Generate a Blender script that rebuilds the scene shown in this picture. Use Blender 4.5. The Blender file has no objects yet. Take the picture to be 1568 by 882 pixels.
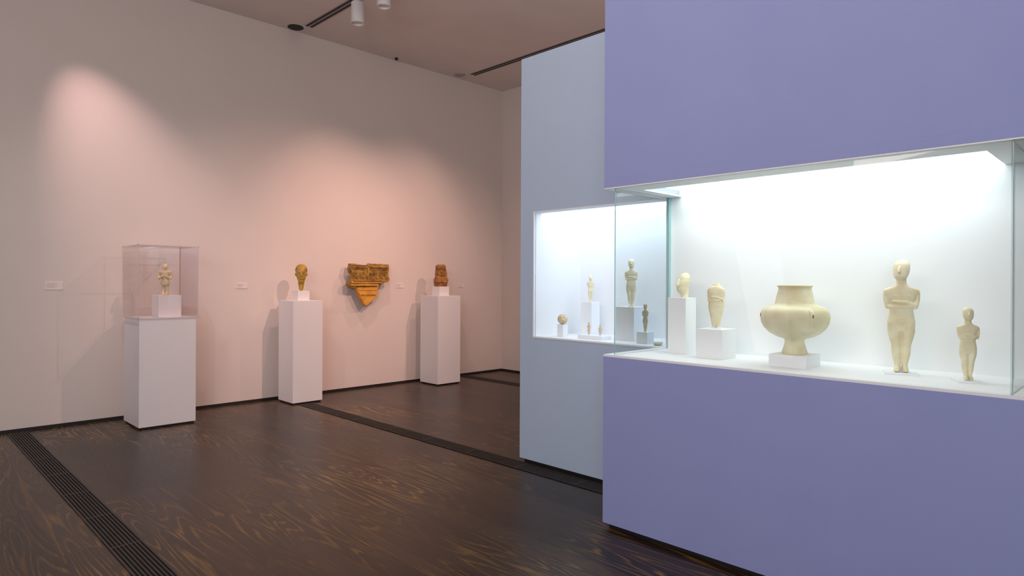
import bpy, bmesh, math, random
from mathutils import Vector, Matrix, noise
random.seed(3)
ZOOM=None
S=bpy.context.scene
S.view_settings.view_transform='Standard'
COL=S.collection
R=math.radians

# ---------------- materials ----------------
def nmat(name):
    m=bpy.data.materials.new(name); m.use_nodes=True
    nt=m.node_tree; nt.nodes.clear()
    out=nt.nodes.new('ShaderNodeOutputMaterial')
    return m,nt,out
def pmat(name,c1,c2=None,rough=.6,scale=8,bump=0,bscale=60,spec=.5,detail=4,sss=0):
    m,nt,out=nmat(name); N=nt.nodes; L=nt.links
    b=N.new('ShaderNodeBsdfPrincipled'); L.new(b.outputs[0],out.inputs[0])
    b.inputs['Roughness'].default_value=rough
    b.inputs['Specular IOR Level'].default_value=spec
    tc=N.new('ShaderNodeTexCoord')
    no=N.new('ShaderNodeTexNoise'); no.inputs['Scale'].default_value=scale; no.inputs['Detail'].default_value=detail
    L.new(tc.outputs['Object'],no.inputs['Vector'])
    r=N.new('ShaderNodeValToRGB'); r.color_ramp.elements[0].position=.35; r.color_ramp.elements[1].position=.65
    if c2 is None: c2=tuple(x*.95 for x in c1)
    r.color_ramp.elements[0].color=(*c1,1); r.color_ramp.elements[1].color=(*c2,1)
    L.new(no.outputs['Fac'],r.inputs[0]); L.new(r.outputs[0],b.inputs['Base Color'])
    if sss:
        b.inputs['Subsurface Weight'].default_value=sss
        b.inputs['Subsurface Scale'].default_value=.01
    if bump:
        n2=N.new('ShaderNodeTexNoise'); n2.inputs['Scale'].default_value=bscale; n2.inputs['Detail'].default_value=5
        L.new(tc.outputs['Object'],n2.inputs['Vector'])
        bp=N.new('ShaderNodeBump'); bp.inputs['Strength'].default_value=bump; bp.inputs['Distance'].default_value=.01
        L.new(n2.outputs['Fac'],bp.inputs['Height']); L.new(bp.outputs[0],b.inputs['Normal'])
    return m
def glassmat(name,tint,refl=1.0):
    m,nt,out=nmat(name); N=nt.nodes; L=nt.links
    t=N.new('ShaderNodeBsdfTransparent'); t.inputs[0].default_value=(*tint,1)
    g=N.new('ShaderNodeBsdfGlossy'); g.inputs['Roughness'].default_value=.01
    ge=N.new('ShaderNodeNewGeometry')
    d=N.new('ShaderNodeVectorMath'); d.operation='DOT_PRODUCT'; L.new(ge.outputs['Normal'],d.inputs[0]); L.new(ge.outputs['Incoming'],d.inputs[1])
    def mth(op,a,b=None):
        n=N.new('ShaderNodeMath'); n.operation=op
        if isinstance(a,(int,float)): n.inputs[0].default_value=a
        else: L.new(a,n.inputs[0])
        if b is not None:
            if isinstance(b,(int,float)): n.inputs[1].default_value=b
            else: L.new(b,n.inputs[1])
        return n.outputs[0]
    x=mth('ABSOLUTE',d.outputs['Value']); x=mth('SUBTRACT',1.0,x); x=mth('POWER',x,5.0); x=mth('MULTIPLY',x,.96); x=mth('ADD',x,.04); x=mth('MULTIPLY',x,refl)
    mx=N.new('ShaderNodeMixShader'); L.new(x,mx.inputs[0]); L.new(t.outputs[0],mx.inputs[1]); L.new(g.outputs[0],mx.inputs[2])
    L.new(mx.outputs[0],out.inputs[0]); return m
def emat(name,c,s):
    m,nt,out=nmat(name)
    e=nt.nodes.new('ShaderNodeEmission'); e.inputs[0].default_value=(*c,1); e.inputs[1].default_value=s
    nt.links.new(e.outputs[0],out.inputs[0]); return m

def floor_mat():
    m,nt,out=nmat('stained_wood_floor'); N=nt.nodes; L=nt.links
    b=N.new('ShaderNodeBsdfPrincipled'); L.new(b.outputs[0],out.inputs[0])
    tc=N.new('ShaderNodeTexCoord')
    sp=N.new('ShaderNodeSeparateXYZ'); L.new(tc.outputs['Object'],sp.inputs[0])
    cb=N.new('ShaderNodeCombineXYZ'); L.new(sp.outputs['Y'],cb.inputs['X']); L.new(sp.outputs['X'],cb.inputs['Y'])
    br=N.new('ShaderNodeTexBrick'); L.new(cb.outputs[0],br.inputs['Vector'])
    br.inputs['Color1'].default_value=(0,0,0,1); br.inputs['Color2'].default_value=(1,1,1,1); br.inputs['Mortar'].default_value=(.5,.5,.5,1)
    br.inputs['Scale'].default_value=1; br.inputs['Brick Width'].default_value=2.6; br.inputs['Row Height'].default_value=.185
    br.inputs['Mortar Size'].default_value=.002; br.inputs['Mortar Smooth'].default_value=.3; br.offset=.37
    bw=N.new('ShaderNodeRGBToBW'); L.new(br.outputs['Color'],bw.inputs[0])
    w=N.new('ShaderNodeMath'); w.operation='MULTIPLY'; w.inputs[1].default_value=23; L.new(bw.outputs[0],w.inputs[0])
    mp=N.new('ShaderNodeMapping'); mp.inputs['Scale'].default_value=(5.5,.5,1); L.new(tc.outputs['Object'],mp.inputs['Vector'])
    no=N.new('ShaderNodeTexNoise'); no.noise_dimensions='4D'; no.inputs['Scale'].default_value=1.; no.inputs['Detail'].default_value=1.2; no.inputs['Roughness'].default_value=.35
    L.new(mp.outputs[0],no.inputs['Vector']); L.new(w.outputs[0],no.inputs['W'])
    k=N.new('ShaderNodeMath'); k.operation='MULTIPLY'; k.inputs[1].default_value=20; L.new(no.outputs['Fac'],k.inputs[0])
    fr=N.new('ShaderNodeMath'); fr.operation='FRACT'; L.new(k.outputs[0],fr.inputs[0])
    rp=N.new('ShaderNodeValToRGB'); e=rp.color_ramp.elements
    e[0].position=.0; e[0].color=(0,0,0,1); e[1].position=1; e[1].color=(0,0,0,1)
    x=e.new(.60); x.color=(.04,.04,.04,1); x=e.new(.85); x.color=(1,1,1,1)
    L.new(fr.outputs[0],rp.inputs[0])
    # fine fibre
    mp2=N.new('ShaderNodeMapping'); mp2.inputs['Scale'].default_value=(140,5,1); L.new(tc.outputs['Object'],mp2.inputs['Vector'])
    n2=N.new('ShaderNodeTexNoise'); n2.inputs['Scale'].default_value=1; n2.inputs['Detail'].default_value=3; L.new(mp2.outputs[0],n2.inputs['Vector'])
    fi=N.new('ShaderNodeMapRange'); fi.inputs[1].default_value=.36; fi.inputs[2].default_value=.58; L.new(n2.outputs['Fac'],fi.inputs[0])
    # wear patches
    n3=N.new('ShaderNodeTexNoise'); n3.noise_dimensions='4D'; n3.inputs['Scale'].default_value=.6; n3.inputs['Detail'].default_value=2; L.new(tc.outputs['Object'],n3.inputs['Vector'])
    w3=N.new('ShaderNodeMath'); w3.operation='MULTIPLY'; w3.inputs[1].default_value=.35; L.new(bw.outputs[0],w3.inputs[0]); L.new(w3.outputs[0],n3.inputs['W'])
    pa=N.new('ShaderNodeMapRange'); pa.inputs[1].default_value=.46; pa.inputs[2].default_value=.66; pa.inputs[3].default_value=.07; L.new(n3.outputs['Fac'],pa.inputs[0])
    m1=N.new('ShaderNodeMath'); m1.operation='MULTIPLY'; L.new(rp.outputs[0],m1.inputs[0]); L.new(pa.outputs[0],m1.inputs[1])
    m2=N.new('ShaderNodeMath'); m2.operation='MULTIPLY'; L.new(m1.outputs[0],m2.inputs[0]); L.new(fi.outputs[0],m2.inputs[1])
    dk=N.new('ShaderNodeMixRGB'); dk.inputs[1].default_value=(.014,.0085,.0055,1); dk.inputs[2].default_value=(.034,.020,.012,1); L.new(bw.outputs[0],dk.inputs[0])
    mx=N.new('ShaderNodeMixRGB'); L.new(m2.outputs[0],mx.inputs[0]); L.new(dk.outputs[0],mx.inputs[1]); mx.inputs[2].default_value=(.38,.20,.03,1)
    mo=N.new('ShaderNodeMixRGB'); L.new(br.outputs['Fac'],mo.inputs[0]); L.new(mx.outputs[0],mo.inputs[1]); mo.inputs[2].default_value=(.005,.003,.003,1)
    L.new(mo.outputs[0],b.inputs['Base Color'])
    rr=N.new('ShaderNodeMapRange'); rr.inputs[3].default_value=.25; rr.inputs[4].default_value=.40; L.new(n2.outputs['Fac'],rr.inputs[0]); L.new(rr.outputs[0],b.inputs['Roughness'])
    b.inputs['Specular IOR Level'].default_value=.45
    b.inputs['Specular Tint'].default_value=(1,.86,.74,1)
    bp=N.new('ShaderNodeBump'); bp.inputs['Strength'].default_value=.12; bp.inputs['Distance'].default_value=.003
    iv=N.new('ShaderNodeMath'); iv.operation='SUBTRACT'; L.new(n2.outputs['Fac'],iv.inputs[0]); L.new(br.outputs['Fac'],iv.inputs[1])
    L.new(iv.outputs[0],bp.inputs['Height']); L.new(bp.outputs[0],b.inputs['Normal'])
    return m

M_wall=pmat('wall_paint',(.72,.64,.60),(.71,.63,.59),rough=.85,scale=2,bump=.03,bscale=200,spec=.2)
M_ceil=pmat('ceiling_paint',(.80,.72,.68),None,rough=.9,scale=2,spec=.1)
M_floor=floor_mat()
M_lav=pmat('lavender_paint',(.32,.36,.65),(.31,.35,.64),rough=.7,scale=3,bump=.03,bscale=180,spec=.3)
M_blue=pmat('pale_blue_paint',(.48,.59,.75),(.47,.58,.74),rough=.7,scale=3,bump=.03,bscale=180,spec=.3)
M_white=pmat('case_white',(.86,.88,.89),(.85,.87,.88),rough=.55,scale=3,spec=.3)
M_ped=pmat('pedestal_white',(.78,.76,.77),(.77,.75,.76),rough=.5,scale=3,spec=.35)
M_dark=pmat('shadow_gap_black',(.012,.011,.012),rough=.6)
M_grate=pmat('grate_iron',(.022,.018,.017),(.03,.024,.02),rough=.45)
M_pit=pmat('grate_pit',(.004,.004,.004),rough=.9)
M_glass=glassmat('clear_glass',(.955,.985,.98),.8)
M_glass_f=glassmat('clear_glass_front',(.985,.995,.993),.3)
M_edge=pmat('glass_edge_green',(.28,.50,.50),(.32,.55,.55),rough=.2)
M_acry=glassmat('acrylic',(.985,.97,.97),.7)
M_acedge=pmat('acrylic_edge',(.75,.62,.64),rough=.25)
M_marble=pmat('cycladic_marble',(.86,.81,.59),(.74,.64,.40),rough=.55,scale=14,bump=.12,bscale=90,sss=.1)
M_marble2=pmat('veined_marble',(.84,.80,.57),(.70,.62,.36),rough=.5,scale=9,bump=.1,bscale=70,sss=.1)
M_pale=pmat('limestone',(.76,.63,.40),(.58,.44,.24),rough=.7,scale=25,bump=.3,bscale=90)
M_gold=pmat('gilded_stone',(.56,.36,.05),(.32,.18,.03),rough=.5,scale=22,bump=.3,bscale=80)
M_hair=pmat('dark_patina',(.16,.09,.03),(.25,.15,.04),rough=.6,scale=30,bump=.3)
M_terra=pmat('terracotta_brown',(.40,.18,.035),(.22,.09,.018),rough=.65,scale=22,bump=.5,bscale=70)
M_ochre=pmat('ochre_terracotta',(.46,.25,.04),(.20,.10,.02),rough=.55,scale=14,bump=.6,bscale=50)
M_orange=pmat('orange_terracotta',(.74,.36,.05),(.60,.26,.03),rough=.55,scale=10,bump=.3,bscale=60)
M_fix=pmat('fixture_white',(.8,.78,.78),rough=.4)
M_track=pmat('track_grey',(.42,.37,.35),rough=.5)
M_label=pmat('label_card',(.82,.72,.70),rough=.5)
M_ink=pmat('label_ink',(.45,.33,.33),rough=.7)
M_panel=emat('case_lamp_panel',(.91,1.0,1.0),4.2)
M_panel2=emat('case_lamp_panel_blue',(.76,.84,1.0),3.9)

# ---------------- helpers ----------------
def mkobj(name,bm,mat=None,smooth=False):
    me=bpy.data.meshes.new(name); bm.to_mesh(me); bm.free()
    ob=bpy.data.objects.new(name,me); COL.objects.link(ob)
    if mat: me.materials.append(mat)
    if smooth:
        for p in me.polygons: p.use_smooth=True
    return ob
def box(name,a,b,mat,bev=0):
    bm=bmesh.new()
    r=bmesh.ops.create_cube(bm,size=1)
    c=[(a[i]+b[i])/2 for i in range(3)]; s=[abs(b[i]-a[i]) for i in range(3)]
    for v in bm.verts: v.co=Vector([c[i]+v.co[i]*s[i] for i in range(3)])
    if bev: bmesh.ops.bevel(bm,geom=bm.edges[:],offset=bev,segments=2,affect='EDGES',profile=.6)
    return mkobj(name,bm,mat)
def group(name,parts,loc=(0,0,0),rotz=0):
    e=bpy.data.objects.new(name,None); COL.objects.link(e); e.empty_display_size=.1
    for p in parts:
        p.parent=e
    e.location=loc; e.rotation_euler=(0,0,rotz)
    return e
def loft(bm,rings,seg=28,p=2.0):
    prev=None; first=None
    for (z,cx,cy,rx,ry) in rings:
        vs=[]
        for i in range(seg):
            t=2*math.pi*i/seg; c,s=math.cos(t),math.sin(t)
            q=2/p
            vs.append(bm.verts.new((cx+rx*math.copysign(abs(c)**q,c),cy+ry*math.copysign(abs(s)**q,s),z)))
        if prev:
            for i in range(seg):
                bm.faces.new((prev[i],prev[(i+1)%seg],vs[(i+1)%seg],vs[i]))
        else: first=vs
        prev=vs
    bm.faces.new(prev); bm.faces.new(list(reversed(first)))
def tube(bm,pts,rad):
    pts=[Vector(p) for p in pts]
    for k in range(len(pts)-1):
        a,b=pts[k],pts[k+1]; r0,r1=rad[k],rad[k+1]
        n=max(2,int((b-a).length/(min(r0,r1)*.35))+1)
        for i in range(n+1):
            t=i/n
            bmesh.ops.create_icosphere(bm,subdivisions=2,radius=r0+(r1-r0)*t,matrix=Matrix.Translation(a.lerp(b,t)))
def ell(bm,c,r,rot=None):
    mt=Matrix.Translation(c)
    if rot: mt=mt@Matrix.Rotation(rot[1],4,rot[0])
    mt=mt@Matrix.Diagonal((*r,1))
    bmesh.ops.create_icosphere(bm,subdivisions=3,radius=1,matrix=mt)
def fuse(ob,vox,it=3,fac=.5):
    m=ob.modifiers.new('remesh','REMESH'); m.mode='VOXEL'; m.voxel_size=vox; m.use_smooth_shade=True
    s=ob.modifiers.new('smooth','SMOOTH'); s.iterations=it; s.factor=fac
def scale_bm(bm,s):
    for v in bm.verts: v.co*=s

# ---------------- room ----------------
YB=7.98; XR=7.65; XL=-3.6; YF=-3.6; H=4.74
box('floor',(XL,YF,-.1),(XR,YB,0),M_floor)
box('ceiling',(XL,YF,H),(XR,YB,H+.1),M_ceil)
box('wall_back',(XL-.1,YB,-.1),(XR+.1,YB+.12,H+.1),M_wall)
box('wall_right',(XR,YF,-.1),(XR+.12,YB,H+.1),M_wall)
box('wall_left',(XL-.12,YF,-.1),(XL,YB,H+.1),M_wall)
box('wall_front',(XL-.1,YF-.12,-.1),(XR+.1,YF,H+.1),M_wall)
box('gap_shade_back',(XL,YB-.012,0),(XR-.012,YB,.03),M_dark)  # black strip standing in for the shaded gap at the wall foot
box('gap_shade_right',(XR-.012,YF,0),(XR,YB-.012,.03),M_dark)  # same painted gap shade along the right wall

def grate(x0,x1,y0,y1):
    parts=[box('pit',(x0,y0,.0005),(x1,y1,.0015),M_pit)]
    n=8; w=(x1-x0)
    bm=bmesh.new()
    for i in range(n+1):
        cx=x0+w*i/n; bw=.005 if 0<i<n else .007
        m=Matrix.Translation((cx,(y0+y1)/2,.004))@Matrix.Diagonal((bw*1.6,y1-y0,.005,1))
        bmesh.ops.create_cube(bm,size=1,matrix=m)
    y=y0
    while y<=y1:
        m=Matrix.Translation(((x0+x1)/2,min(max(y,y0+.01),y1-.01),.0042))@Matrix.Diagonal((w,.012,.004,1))
        bmesh.ops.create_cube(bm,size=1,matrix=m); y+=.62
    parts.append(mkobj('bars',bm,M_grate))
    group('floor_vent_grate',parts)
grate(.96,1.12,YF+.3,7.9)
grate(3.71,3.87,2.47,7.9)
grate(6.67,6.83,YF+.3,7.9)

# ceiling tracks
def track(x,y0,y1):
    ps=[box('strip',(x-.055,y0,H-.006),(x+.055,y1,H),M_track),
        box('slot_1',(x-.04,y0+.01,H-.012),(x-.018,y1-.01,H-.006),M_dark),
        box('slot_2',(x+.018,y0+.01,H-.012),(x+.04,y1-.01,H-.006),M_dark)]
    group('ceiling_light_track',ps)
track(3.96,-2.5,7.70); track(6.69,-2.5,7.66); track(1.1,-2.5,7.5)

def cyl(bm,r,z0,z1,c=(0,0),seg=32,r2=None):
    loft(bm,[(z0,c[0],c[1],r,r),(z1,c[0],c[1],r2 or r,r2 or r)],seg=seg)
def tracklight(x,y,zb,r=.074):
    bm=bmesh.new()
    loft(bm,[(zb+.02,0,0,r-.012,r-.012),(zb,0,0,r-.006,r-.006),(zb,0,0,r,r),(zb+.235,0,0,r,r),(zb+.245,0,0,r-.01,r-.01)],seg=40)
    for v in bm.verts: v.co+=Vector((x,y,0))
    b=mkobj('lamp_can',bm,M_fix)
    bm=bmesh.new(); cyl(bm,.012,zb+.24,H-.012,(x,y)); st=mkobj('stem',bm,M_fix)
    a=box('track_adapter',(x-.02,y-.05,H-.03),(x+.02,y+.05,H-.0125),M_fix,.003)
    group('ceiling_track_light',[b,st,a])
tracklight(3.96,6.53,4.445); tracklight(3.96,6.0,4.48)
def disc(name,x,y,r,mat,t=.008):
    bm=bmesh.new(); loft(bm,[(H-t,x,y,r*.93,r*.93),(H-t*.6,x,y,r,r),(H,x,y,r,r)],seg=40); o=mkobj('cover',bm,mat)
    group(name,[o])
disc('ceiling_hole_disc',3.86,7.85,.098,M_dark)  # flat black disc standing for a dark hole in the ceiling
disc('ceiling_speaker',6.55,7.80,.085,M_track,.015)
disc('ceiling_sprinkler',5.42,7.88,.022,M_dark,.03)

# ---------------- display case A (front) ----------------
def plinth(x,y,s,h,z,sy=None):
    sy=sy or s
    return box('mount_block',(x-s/2,y-sy/2,z),(x+s/2,y+sy/2,z+h),M_white,.0015)
X0=3.206; X1=3.885; Y0=.36; Y1=2.44; ZL=1.06; ZT=2.073; HT=3.37
ps=[]
ps.append(box('plinth',(X0+.03,Y0+.03,0),(X1,Y1-.03,.035),M_dark))
ps.append(box('lower_body',(X0,Y0,.03),(X1,Y1,ZL-.012),M_lav,.002))
ps.append(box('display_deck',(X0+.002,Y0,ZL-.012),(X1,Y1,ZL),M_white))
ps.append(box('upper_body',(X0,Y0,2.13),(X1,Y1,HT),M_lav,.002))
ps.append(box('soffit_front',(X0,Y0,2.08),(X0+.17,Y1,2.131),M_lav))
ps.append(box('soffit_side_1',(X0+.17,Y0,2.08),(X1,Y0+.17,2.131),M_lav))
ps.append(box('soffit_side_2',(X0+.17,Y1-.14,2.08),(X1,Y1,2.131),M_lav))
ps.append(box('soffit_lining_front',(X0+.002,Y0,ZT),(X0+.2,Y1,2.08),M_white))
ps.append(box('soffit_lining_1',(X0+.2,Y0,ZT),(X1,Y0+.19,2.08),M_white))
ps.append(box('soffit_lining_2',(X0+.2,Y1-.155,ZT),(X1,Y1,2.08),M_white))
ps.append(box('lamp_panel',(X0+.17,Y0+.17,2.118),(X1-.045,Y1-.14,2.13),M_panel))
ps.append(box('back_panel',(3.845,Y0,ZL),(X1,Y1-.04,2.13),M_white))
GX=3.228; GY0=.435; GY1=2.372
ps.append(box('glass_front',(GX,GY0,ZL),(GX+.008,GY1,ZT),M_glass_f))
ps.append(box('glass_end_1',(GX+.008,GY1-.008,ZL),(3.845,GY1,ZT),M_glass))
ps.append(box('glass_end_2',(GX+.008,GY0,ZL),(3.845,GY0+.008,ZT),M_glass))
for i,(a,b) in enumerate([((GX-.001,GY1-.001,ZL),(GX+.005,GY1+.002,ZT)),((GX-.001,GY0-.002,ZL),(GX+.005,GY0+.001,ZT)),((3.82,GY1-.009,ZL),(3.845,GY1+.001,ZT))]):
    ps.append(box('glass_edge_%d'%(i+1),a,b,M_edge))
ps+=[plinth(3.628,2.148,.125,.348,ZL),plinth(3.55,1.876,.165,.172,ZL),plinth(3.505,1.40,.195,.066,ZL)]
group('display_case',ps)

# ---------------- display case B (rear) ----------------
bx0=3.89; bx1=4.75; by0=.9; by1=3.83; wy0=1.75; wy1=3.672; zl=1.056; zt=2.08; xb=4.49
ps=[]
ps.append(box('plinth',(bx0+.03,by0+.03,0),(bx1,by1-.03,.035),M_dark))
ps.append(box('lower_body',(bx0,by0,.03),(bx1,by1,zl-.012),M_blue))
ps.append(box('display_deck',(bx0-.004,wy0,zl-.012),(xb,wy1,zl),M_white))
ps.append(box('upper_body',(bx0,by0,zt+.05),(bx1,by1,HT),M_blue))
ps.append(box('lintel',(bx0,wy0,zt),(bx0+.09,wy1+.01,zt+.05),M_blue))
ps.append(box('jamb_1',(bx0,wy1+.01,zl-.012),(bx1,by1,zt+.05),M_blue))
ps.append(box('jamb_2',(bx0,by0,zl-.012),(bx1,wy0,zt+.05),M_blue))
ps.append(box('side_lining',(bx0-.004,wy1,zl-.012),(xb,wy1+.01,zt),M_white))
ps.append(box('side_lining_top',(bx0+.09,wy1,zt),(xb,wy1+.01,zt+.05),M_white))
ps.append(box('back_panel',(xb,wy0,zl-.012),(xb+.03,wy1+.01,zt+.05),M_white))
ps.append(box('top_edge',(bx0-.004,wy0,zt-.008),(bx0+.09,wy1,zt),M_white))
ps.append(box('lamp_panel',(bx0+.09,wy0,zt+.03),(xb,wy1,zt+.045),M_panel2))
ps.append(box('glass_front',(bx0+.012,wy0,zl),(bx0+.02,wy1,zt-.008),M_glass_f))
ps+=[plinth(4.05,3.5,.062,.10,zl),plinth(4.34,3.44,.11,.28,zl),plinth(4.05,3.17,.12,.03,zl,.24),plinth(4.20,2.93,.17,.258,zl),plinth(4.05,2.70,.09,.085,zl)]
group('display_case',ps)

# ---------------- pedestals ----------------
def pedestal(x,y,s,h,bh=None,bs=0,boff=(0,0)):
    ps=[box('foot',(x+.015,y+.015,0),(x+s-.015,y+s-.015,.025),M_dark),
        box('body',(x,y,.02),(x+s,y+s,h),M_ped,.003)]
    if bh:
        cx=x+s/2+boff[0]; cy=y+s/2+boff[1]
        ps.append(box('mount_block',(cx-bs/2,cy-bs/2,h),(cx+bs/2,cy+bs/2,h+bh),M_ped,.002))
    return group('display_pedestal',ps)
pedestal(1.92,7.23,.54,1.115,.23,.22,(.05,-.04))
pedestal(3.64,7.43,.39,1.26,.12,.155)
pedestal(5.82,7.39,.42,1.295,.135,.18)
# vitrine
a=(1.905,7.215); s=.57; z0=1.117; z1=1.848; t=.008
ps=[box('side_1',(a[0],a[1],z0),(a[0]+s,a[1]+t,z1),M_acry),box('side_2',(a[0],a[1]+s-t,z0),(a[0]+s,a[1]+s,z1),M_acry),
    box('side_3',(a[0],a[1]+t,z0),(a[0]+t,a[1]+s-t,z1),M_acry),box('side_4',(a[0]+s-t,a[1]+t,z0),(a[0]+s,a[1]+s-t,z1),M_acry),
    box('top',(a[0],a[1],z1),(a[0]+s,a[1]+s,z1+t),M_acry)]
k=.003
for i,(dx,dy) in enumerate([(0,0),(1,0),(0,1),(1,1)]):
    px,py=a[0]+dx*s,a[1]+dy*s
    ps.append(box('edge_v%d'%i,(px-k,py-k,z0),(px+k,py+k,z1+t),M_acedge))
for i,zz in enumerate((z1+t,z0+.003)):
    for j,(p,q) in enumerate([((0,0),(1,0)),((0,1),(1,1)),((0,0),(0,1)),((1,0),(1,1))]):
        ps.append(box('edge_h%d%d'%(i,j),(a[0]+p[0]*s-k,a[1]+p[1]*s-k,zz-k),(a[0]+q[0]*s+k,a[1]+q[1]*s+k,zz+k),M_acedge))
group('acrylic_vitrine',ps)

# wall labels
def label(x,z,w=.15,h=.075):
    ps=[box('card',(x-w/2,YB-.006,z-h/2),(x+w/2,YB,z+h/2),M_label,.001)]
    for i in range(4):
        l=w*(.42 if i%2 else .6)
        zz=z+h*.27-i*h*.16
        ps.append(box('line_%d'%i,(x-w*.4,YB-.0066,zz-.0016),(x-w*.4+l,YB-.006,zz+.0016),M_ink))
    group('wall_label',ps)
label(1.34,1.44,.155,.08); label(3.24,1.44,.14,.065); label(5.56,1.44,.14,.065); label(6.75,1.44,.12,.06)

# ---------------- sculptures ----------------
def cyc(name,h,loc,rotz,mat,plate=True,vox=None,wide=1.0,headturn=0):
    bm=bmesh.new(); w=wide
    loft(bm,[(.36,0,0,.085*w,.045),(.40,0,0,.102*w,.05),(.44,0,0,.105*w,.055),(.49,0,0,.096*w,.05),(.54,0,0,.088*w,.046),(.60,0,0,.094*w,.046),(.66,0,0,.112*w,.048),(.70,0,0,.132*w,.046),(.725,0,0,.134*w,.042),(.742,0,0,.112*w,.04),(.758,0,0,.068,.038),(.775,0,0,.048,.035)],p=2.6)
    loft(bm,[(.72,0,.0,.052,.036),(.77,0,0,.045,.036),(.80,0,.002,.041,.036),(.87,0,.006,.041,.032)])
    hb=bmesh.new()
    loft(hb,[(.815,0,-.020,.022,.018),(.828,0,-.020,.044,.030),(.85,0,-.014,.057,.040),(.88,0,-.006,.065,.046),(.92,0,.003,.069,.048),(.955,0,.012,.066,.046),(.978,0,.020,.055,.038),(.992,0,.024,.036,.026),(1.0,0,.025,.016,.012)],p=2.1)
    tube(hb,[(0,-.040,.935),(0,-.062,.888)],[.008,.013])
    bmesh.ops.rotate(hb,verts=hb.verts[:],cent=(0,0,0),matrix=Matrix.Rotation(headturn,3,'Z'))
    tm=bpy.data.meshes.new('t'); hb.to_mesh(tm); hb.free(); bm.from_mesh(tm); bpy.data.meshes.remove(tm)
    for sx in (-1,1):
        loft(bm,[(.03,sx*.027*w,.0,.022,.024),(.07,sx*.027*w,.004,.025,.026),(.13,sx*.033*w,.008,.034,.034),(.19,sx*.037*w,.006,.038,.036),(.235,sx*.037*w,-.004,.038,.034),(.29,sx*.045*w,-.002,.046,.042),(.36,sx*.052*w,0,.054,.048),(.43,sx*.052*w,0,.053,.05)],seg=20)
        loft(bm,[(0,sx*.032*w,-.032,.021,.044),(.012,sx*.032*w,-.032,.026,.049),(.03,sx*.030*w,-.016,.024,.034),(.05,sx*.027*w,0,.022,.024)],seg=20)
        ell(bm,(sx*.050,-.038,.675),(.024,.010,.018))
        tube(bm,[(sx*.120*w,0,.70),(sx*.119*w,-.010,.64),(sx*.104*w,-.022,.575)],[.020,.019,.019])
    tube(bm,[(-.102*w,-.026,.575),(-.03,-.045,.576),(.07*w,-.043,.580)],[.018,.015,.011])
    tube(bm,[(.102*w,-.026,.590),(.03,-.048,.617),(-.06*w,-.046,.622)],[.018,.015,.011])
    scale_bm(bm,h)
    ob=mkobj('figure',bm,mat,True); fuse(ob,vox or h*.006,1,.5)
    parts=[ob]
    if plate:
        z=.012; pr=.10*h+.018
        ob.location.z=z
        parts.append(box('base_plate',(-pr,-pr,0),(pr,pr,.008),M_white,.001))
        parts.append(box('mount_pin',(-.006,.0,.006),(.006,.008,.05*h+z),M_white))
    return group(name,parts,loc,rotz)
cyc('cycladic_figurine',.548,(3.61,.925,ZL),R(-72),M_marble,wide=1.05,headturn=R(-22))
cyc('cycladic_figurine',.325,(3.525,.636,ZL),R(-62),M_marble,wide=1.0)

# head fragment (seen in profile)
bm=bmesh.new()
loft(bm,[(0,0,.014,.020,.020),(.02,0,.012,.024,.024),(.035,0,.002,.029,.034),(.055,0,-.002,.033,.038),(.08,0,-.001,.036,.040),(.10,0,.003,.037,.040),(.125,0,.009,.035,.037),(.142,0,.014,.028,.029),(.152,0,.018,.016,.018),(.156,0,.02,.006,.007)],p=2.1)
tube(bm,[(0,-.034,.112),(0,-.046,.080)],[.006,.008])
tube(bm,[(-.008,-.038,.052),(.008,-.038,.052)],[.004,.004])
ob=mkobj('head',bm,M_marble,True); fuse(ob,.0022,1)
pl=box('base_plate',(-.012,-.012,0),(.012,.012,.004),M_white)
group('cycladic_head_fragment',[ob,pl],(3.625,2.14,ZL+.348),R(-110))

# torso fragment
bm=bmesh.new()
loft(bm,[(0,0,0,.02,.018),(.01,0,0,.024,.022),(.05,0,0,.031,.028),(.09,0,0,.040,.032),(.12,0,0,.045,.034),(.15,0,0,.043,.032),(.18,0,0,.046,.032),(.205,0,0,.050,.031),(.222,0,0,.047,.028),(.233,0,0,.036,.024),(.241,0,.003,.024,.018),(.252,0,.004,.018,.014)],p=2.3)
for sx in (-1,1):
    tube(bm,[(sx*.041,0,.21),(sx*.042,-.004,.18),(sx*.038,-.014,.155)],[.010,.009,.009])
    ell(bm,(sx*.018,-.024,.202),(.011,.006,.009))
tube(bm,[(-.036,-.02,.150),(0,-.030,.151),(.025,-.029,.153)],[.007,.006,.004])
tube(bm,[(.036,-.02,.160),(.01,-.031,.173),(-.022,-.029,.175)],[.007,.006,.004])
ob=mkobj('torso',bm,M_marble,True); fuse(ob,.0023,2); ob.location.z=.012
pn=box('mount_plate',(-.035,-.03,0),(.035,.03,.005),M_white); p2=box('pin',(-.005,-.005,.004),(.005,.005,.02),M_white)
group('cycladic_torso_fragment',[ob,pn,p2],(3.55,1.876,ZL+.172),R(-72))

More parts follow.
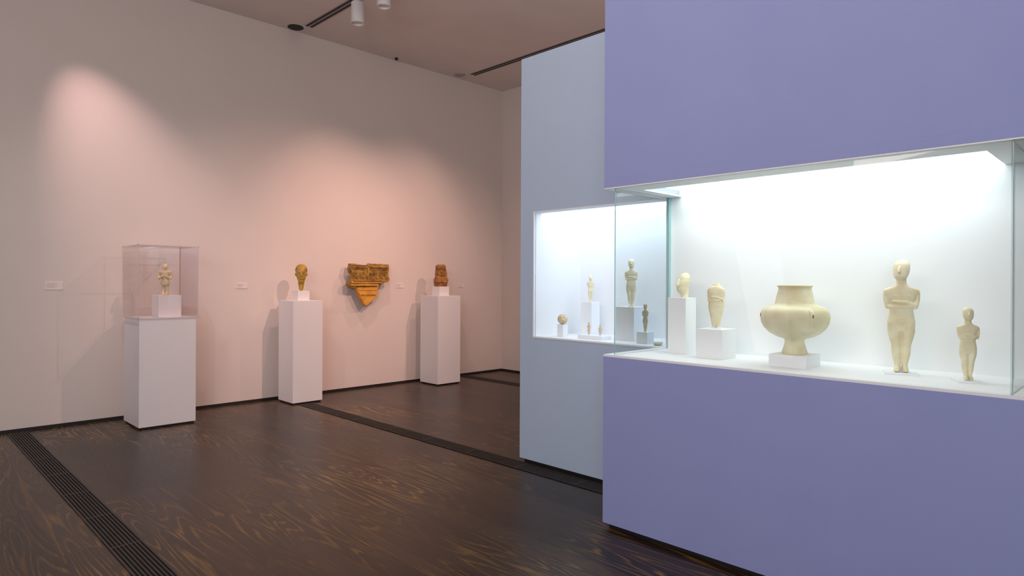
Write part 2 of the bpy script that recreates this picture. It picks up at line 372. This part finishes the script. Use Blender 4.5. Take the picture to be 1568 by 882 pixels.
# kandila vase
bm=bmesh.new()
prof=[(0,.0),(.064,0),(.066,.004),(.063,.012),(.055,.035),(.049,.06),(.049,.074),(.058,.082),(.092,.092),(.128,.112),(.153,.138),(.167,.165),(.172,.195),(.170,.218),(.162,.235),(.146,.248),(.122,.256),(.104,.262),(.098,.272),(.092,.305),(.084,.335),(.081,.350),(.086,.357),(.088,.363),(.084,.366),(.075,.362),(.073,.34),(.078,.30),(.083,.268),(.06,.25),(.0,.245)]
seg=72; rows=[]
for r,z in prof:
    if r==0: rows.append([bm.verts.new((0,0,z))])
    else: rows.append([bm.verts.new((r*math.cos(2*math.pi*i/seg),r*math.sin(2*math.pi*i/seg),z)) for i in range(seg)])
for a,b in zip(rows,rows[1:]):
    for i in range(seg):
        j=(i+1)%seg
        if len(a)==1: bm.faces.new((a[0],b[j],b[i]))
        elif len(b)==1: bm.faces.new((a[i],a[j],b[0]))
        else: bm.faces.new((a[i],a[j],b[j],b[i]))
body=mkobj('vessel_body',bm,M_marble2,True)
parts=[body]
for i in range(4):
    an=R(49+90*i)
    bm=bmesh.new()
    loft(bm,[(.155,.150,0,.012,.006),(.165,.158,0,.018,.009),(.18,.164,0,.021,.011),(.205,.166,0,.022,.012),(.225,.163,0,.020,.012),(.236,.156,0,.016,.010),(.242,.150,0,.008,.006)],seg=20)
    bmesh.ops.rotate(bm,verts=bm.verts[:],cent=(0,0,0),matrix=Matrix.Rotation(an,3,'Z'))
    parts.append(mkobj('lug_%d'%(i+1),bm,M_marble2,True))
    bm=bmesh.new()
    ell(bm,(.1865,0,.207),(.003,.0035,.010)) 
    bmesh.ops.rotate(bm,verts=bm.verts[:],cent=(0,0,0),matrix=Matrix.Rotation(an,3,'Z'))
    parts.append(mkobj('lug_bore_%d'%(i+1),bm,M_hair,True))
group('marble_kandila_vase',parts,(3.505,1.40,ZL+.066))

# case B objects
zl2=zl
bm=bmesh.new(); ell(bm,(0,0,.042),(.042,.038,.042)); tube(bm,[(0,-.036,.05),(0,-.043,.035)],[.006,.008]); ell(bm,(.012,-.03,.062),(.008,.008,.005)); ell(bm,(-.012,-.03,.062),(.008,.008,.005))
ob=mkobj('head',bm,M_pale,True); fuse(ob,.002,1)
group('marble_head_fragment',[ob],(4.05,3.5,zl2+.1),R(-50))
cyc('cycladic_figurine',.225,(4.34,3.44,zl2+.28),R(-50),M_marble,plate=False)
cyc('cycladic_figurine',.10,(4.05,3.225,zl2+.03),R(-50),M_pale,plate=False)
cyc('cycladic_figurine',.085,(4.05,3.115,zl2+.03),R(-50),M_pale,plate=False,wide=1.3)
cyc('cycladic_figurine',.37,(4.20,2.93,zl2+.258),R(-55),M_marble,plate=False)
cyc('cycladic_figurine',.205,(4.05,2.70,zl2+.085),R(-60),M_pale,plate=False,wide=.8)
bm=bmesh.new(); loft(bm,[(0,0,0,.03,.02),(.012,0,0,.05,.033),(.022,0,0,.054,.036),(.023,0,0,.046,.030),(.012,0,0,.03,.018)],seg=32)
group('marble_palette',[mkobj('dish',bm,M_marble,True)],(4.0,2.56,zl2),R(30))

# statue in vitrine (standing worshipper)
bm=bmesh.new()
loft(bm,[(0,0,0,.038,.03),(.008,0,0,.04,.032),(.014,0,0,.04,.032)],seg=24)
for sx in (-1,1):
    loft(bm,[(.01,sx*.017,-.008,.014,.022),(.024,sx*.017,-.004,.013,.018),(.04,sx*.018,0,.012,.013),(.07,sx*.019,.002,.016,.016),(.095,sx*.019,0,.015,.015),(.13,sx*.020,0,.02,.02)],seg=16)
    tube(bm,[(sx*.052,0,.243),(sx*.062,-.002,.205),(sx*.055,-.016,.175)],[.016,.013,.012])
    tube(bm,[(sx*.055,-.016,.176),(sx*.022,-.038,.195)],[.012,.009])
    ell(bm,(sx*.018,-.040,.197),(.012,.009,.009))
    ell(bm,(sx*.026,0,.296),(.006,.01,.012))
loft(bm,[(.105,0,0,.040,.028),(.125,0,0,.044,.032),(.15,0,0,.038,.028),(.168,0,0,.033,.025),(.175,0,0,.036,.027),(.182,0,0,.033,.025),(.21,0,0,.042,.028),(.238,0,0,.052,.028),(.252,0,0,.045,.024),(.262,0,0,.02,.018)],p=2.3)
loft(bm,[(.25,0,0,.016,.015),(.272,0,0,.015,.015)],seg=16)
ell(bm,(0,-.002,.295),(.023,.025,.029)); ell(bm,(0,.006,.308),(.028,.028,.022)); tube(bm,[(0,-.026,.300),(0,-.031,.290)],[.003,.005]); ell(bm,(0,-.022,.275),(.010,.008,.008))
ob=mkobj('figure',bm,M_pale,True); fuse(ob,.0025,1)
group('limestone_statuette',[ob],(2.22,7.44,1.345),R(-30))

# gilded head on pedestal
bm=bmesh.new()
loft(bm,[(0,0,.012,.016,.016),(.012,0,.012,.024,.022),(.05,0,.012,.030,.030),(.085,0,.012,.036,.038),(.12,0,.01,.038,.04)],seg=24)
loft(bm,[(.10,0,-.03,.018,.016),(.112,0,-.026,.032,.028),(.135,0,-.014,.046,.045),(.17,0,-.004,.056,.058),(.21,0,0,.063,.066),(.25,0,.004,.065,.068),(.285,0,.008,.060,.064),(.31,0,.012,.046,.05),(.325,0,.014,.022,.026)],p=2.3)
tube(bm,[(0,-.066,.225),(0,-.077,.185)],[.006,.011]); 
tube(bm,[(-.018,-.060,.150),(0,-.066,.150),(.018,-.060,.150)],[.005,.007,.005])
for sx in (-1,1):
    tube(bm,[(sx*.015,-.066,.236),(sx*.045,-.055,.236)],[.006,.005])
    ell(bm,(sx*.028,-.057,.218),(.013,.010,.008)); ell(bm,(sx*.066,.006,.205),(.009,.016,.024))
ob=mkobj('head',bm,M_gold,True); fuse(ob,.003,1)
bm=bmesh.new(); 
loft(bm,[(.24,0,.022,.072,.066),(.262,0,.014,.073,.072),(.29,0,.014,.066,.070),(.316,0,.016,.050,.054),(.332,0,.018,.024,.028)],p=2.3)
hair=mkobj('hair_cap',bm,M_gold,True)
eyes=[]
for sx in (-1,1):
    bm=bmesh.new(); ell(bm,(sx*.028,-.064,.218),(.010,.006,.006)); eyes.append(mkobj('eye_%d'%(1 if sx>0 else 2),bm,M_hair,True))
group('gilded_stone_head',[ob,hair]+eyes,(3.835,7.615,1.38),R(-25))

# terracotta bust
bm=bmesh.new()
loft(bm,[(0,0,0,.085,.065),(.02,0,0,.095,.07),(.06,0,0,.100,.072),(.10,0,0,.102,.07),(.13,0,.0,.088,.066),(.15,0,0,.072,.06),(.17,0,0,.066,.06)],p=3.2)
loft(bm,[(.14,0,0,.060,.058),(.17,0,-.004,.066,.066),(.21,0,-.002,.067,.067),(.25,0,0,.064,.064),(.27,0,0,.060,.06)],p=2.6)
loft(bm,[(.255,0,0,.072,.07),(.285,0,0,.074,.072),(.31,0,.0,.066,.064),(.325,0,0,.05,.05)],p=3)
for zz in (.268,.292): 
    pts=[(.074*math.cos(t*math.pi/8),.072*math.sin(t*math.pi/8),zz) for t in range(17)]
    tube(bm,pts,[.006]*17)
tube(bm,[(0,-.068,.235),(0,-.078,.205)],[.007,.011]); tube(bm,[(-.018,-.064,.175),(.018,-.064,.175)],[.006,.006])
for sx in (-1,1):
    tube(bm,[(sx*.012,-.066,.24),(sx*.042,-.058,.243)],[.006,.005]); ell(bm,(sx*.026,-.060,.222),(.012,.009,.008))
    tube(bm,[(sx*.07,-.01,.25),(sx*.078,-.02,.19),(sx*.075,-.03,.13)],[.012,.014,.016])
    tube(bm,[(sx*.095,-.02,.10),(sx*.06,-.066,.06),(sx*.01,-.078,.07)],[.02,.017,.013])
for i in range(7): ell(bm,(-.06+.02*i,-.068,.03+.008*(i%2)),(.010,.012,.014))
ob=mkobj('bust',bm,M_terra,True); fuse(ob,.0035,1,.4)
group('terracotta_bust',[ob],(6.03,7.6,1.43),R(-25))

# wall relief fragment
def poly_ex(name,pts,y0,y1,mat,bev=.006,jit=.003):
    bm=bmesh.new()
    out=[]
    for i in range(len(pts)):
        a=Vector(pts[i]+(0,)); b=Vector(pts[(i+1)%len(pts)]+(0,))
        n=max(1,int((b-a).length/.025))
        for k in range(n):
            q=a.lerp(b,k/n); out.append((q.x+random.uniform(-jit,jit),q.y+random.uniform(-jit,jit)))
    f=[bm.verts.new((x,y0,z)) for x,z in out]; bk=[bm.verts.new((x,y1,z)) for x,z in out]
    ff=bm.faces.new(f); bm.faces.new(list(reversed(bk)))
    n=len(out)
    for i in range(n): bm.faces.new((f[i],bk[i],bk[(i+1)%n],f[(i+1)%n]))
    bmesh.ops.recalc_face_normals(bm,faces=bm.faces[:])
    bmesh.ops.bevel(bm,geom=[e for e in ff.edges],offset=bev,segments=2,affect='EDGES')
    return mkobj(name,bm,mat)
rx,rz=4.945,1.46
up=[(-.29,.28),(-.24,.285),(-.10,.262),(-.02,.265),(.01,.29),(.10,.285),(.14,.265),(.17,.285),(.32,.285),(.325,.20),(.31,.15),(.33,.06),(.30,.035),(.22,.025),(.20,-.01),(.15,.0),(.08,-.03),(-.19,-.04),(-.22,-.055),(-.315,-.035),(-.325,.03),(-.26,.07),(-.27,.13),(-.305,.19)]
lo=[(-.20,-.03),(.165,-.015),(.14,-.10),(.14,-.17),(.09,-.20),(.04,-.24),(-.04,-.30),(-.07,-.29),(-.10,-.24),(-.13,-.20),(-.145,-.14),(-.18,-.09)]
ps=[poly_ex('frieze_panel',up,-.10,-.02,M_ochre,.008,.005),poly_ex('lower_fragment',lo,-.085,-.02,M_orange,.006,.005)]
for i,(x0,x1,za,d,mt) in enumerate([(-.28,-.03,.235,.018,M_ochre),(.01,.30,.24,.018,M_ochre),(-.27,-.04,.258,.008,M_hair),(-.25,.19,.05,.016,M_ochre),(-.29,.19,.025,.010,M_orange),(-.30,.14,-.012,.016,M_orange),(-.16,.13,-.075,.008,M_orange),(-.125,.11,-.15,.006,M_ochre)]):
    ps.append(box('moulding_%d'%i,(x0,-.10-d if i<6 else -.085-d,za-.009),(x1,-.08,za+.009),mt,.004))
def rel(pts,rad,mat=M_ochre):
    bm=bmesh.new(); tube(bm,pts,rad); ps.append(mkobj('carving_%d'%len(ps),bm,mat,True))
for cx in (-.22,-.12,.09,.18,.26):
    a=[]
    s0=random.uniform(.8,1.1); ph=random.uniform(0,3)
    for t in range(15):
        th=t*.55+ph; rr=.034*s0*(1-t/20)
        a.append((cx+rr*math.cos(th),-.102,.14+rr*1.35*math.sin(th)))
    rel(a,[.008]*15)
    rel([(cx-.03,-.102,.08),(cx,-.104,.10),(cx+.03,-.102,.08)],[.007]*3)
    rel([(cx-.035,-.102,.21),(cx+.03,-.102,.205)],[.008,.006])
rel([(-.03,-.104,.21),(-.02,-.108,.16),(-.04,-.104,.10),(-.03,-.102,.07)],[.016,.02,.014,.012]); rel([(-.02,-.108,.17),(.03,-.102,.14),(.04,-.102,.19)],[.012,.009,.012])
for p in ps:
    for v in p.data.vertices: v.co.y-=.07
br=[box('wall_bracket_1',(-.15,-.092,.02),(-.13,0,.12),M_dark),box('wall_bracket_2',(.10,-.092,.02),(.12,0,.12),M_dark)]
group('architectural_relief_fragment',ps+br,(rx,YB,rz))

# ---------------- lights ----------------
def spot(name,loc,tgt,e,col,ang,blend=1,rad=.05):
    l=bpy.data.lights.new(name,'SPOT'); l.energy=e; l.color=col; l.spot_size=R(ang); l.spot_blend=blend; l.shadow_soft_size=rad
    o=bpy.data.objects.new(name,l); COL.objects.link(o); o.location=loc
    o.rotation_euler=(Vector(tgt)-Vector(loc)).to_track_quat('-Z','Y').to_euler(); return o
def area(name,loc,tgt,e,col,sx,sy):
    l=bpy.data.lights.new(name,'AREA'); l.shape='RECTANGLE'; l.size=sx; l.size_y=sy; l.energy=e; l.color=col
    o=bpy.data.objects.new(name,l); COL.objects.link(o); o.location=loc
    o.rotation_euler=(Vector(tgt)-Vector(loc)).to_track_quat('-Z','Y').to_euler(); return o
pink=(1,.60,.49)
spot('spot_wall',(1.05,7.3,4.62),(2.45,7.98,1.6),215,(1,.64,.60),48,1,.03)
spot('spot_vitrine',(1.2,5.0,4.5),(2.2,7.5,1.2),105,(1,.86,.82),70,1,.03)
spot('spot_head',(4.7,3.2,4.5),(3.9,7.8,1.1),430,pink,56,1,.04)
spot('spot_relief',(4.05,6.35,4.46),(5.0,7.98,.7),120,pink,80,1,.03)
spot('spot_relief_2',(6.3,6.3,4.46),(5.1,7.98,.7),100,pink,80,1,.03)
spot('spot_bust',(6.8,3.2,4.5),(5.9,7.8,1.1),330,pink,54,1,.04)
area('daylight_side',(-3.3,-1.6,2.4),(3.2,1.3,1.5),175,(.82,.90,1),3.4,3)
area('cool_fill_left',(-3.4,4.6,1.5),(1.2,7.98,.8),26,(.84,.92,1),1.8,2.2)  # added cool fill for the lower left wall, no doorway there
area('ceiling_fill_down',(2.0,2.5,4.66),(2.0,2.5,0),25,(1,.86,.80),4,4)  # unseen fill light under the ceiling, shining down
area('ceiling_fill_up',(-1.5,1.5,3.2),(3.0,4.5,4.74),85,(1,.84,.78),3,.6)  # added warm fill out of view, brightens the ceiling; no cove there
area('case_top_fill',(4.35,2.4,3.45),(4.9,3.2,4.74),34,(1,.84,.78),.6,2.4)  # added fill hidden above the rear case to lift the ceiling

w=bpy.data.worlds.new('World'); S.world=w; w.use_nodes=True
w.node_tree.nodes['Background'].inputs[0].default_value=(.6,.62,.7,1); w.node_tree.nodes['Background'].inputs[1].default_value=.3

# ---------------- camera ----------------
c=bpy.data.cameras.new('Camera'); cam=bpy.data.objects.new('Camera',c); COL.objects.link(cam)
c.sensor_width=36; c.lens=995/1568*36; c.shift_y=-9/1568; c.clip_start=.05
M=Matrix.Translation((0,0,1.5))@Matrix.Rotation(R(-44.7),4,'Z')@Matrix.Rotation(R(90),4,'X')@Matrix.Rotation(R(.28),4,'Z')
cam.matrix_world=M
if ZOOM:
    zx,zy,zw=ZOOM; f=1568/zw; c.lens*=f; c.shift_x=(zx-784)/1568*f; c.shift_y=(441-9-zy)/1568*f
S.camera=cam
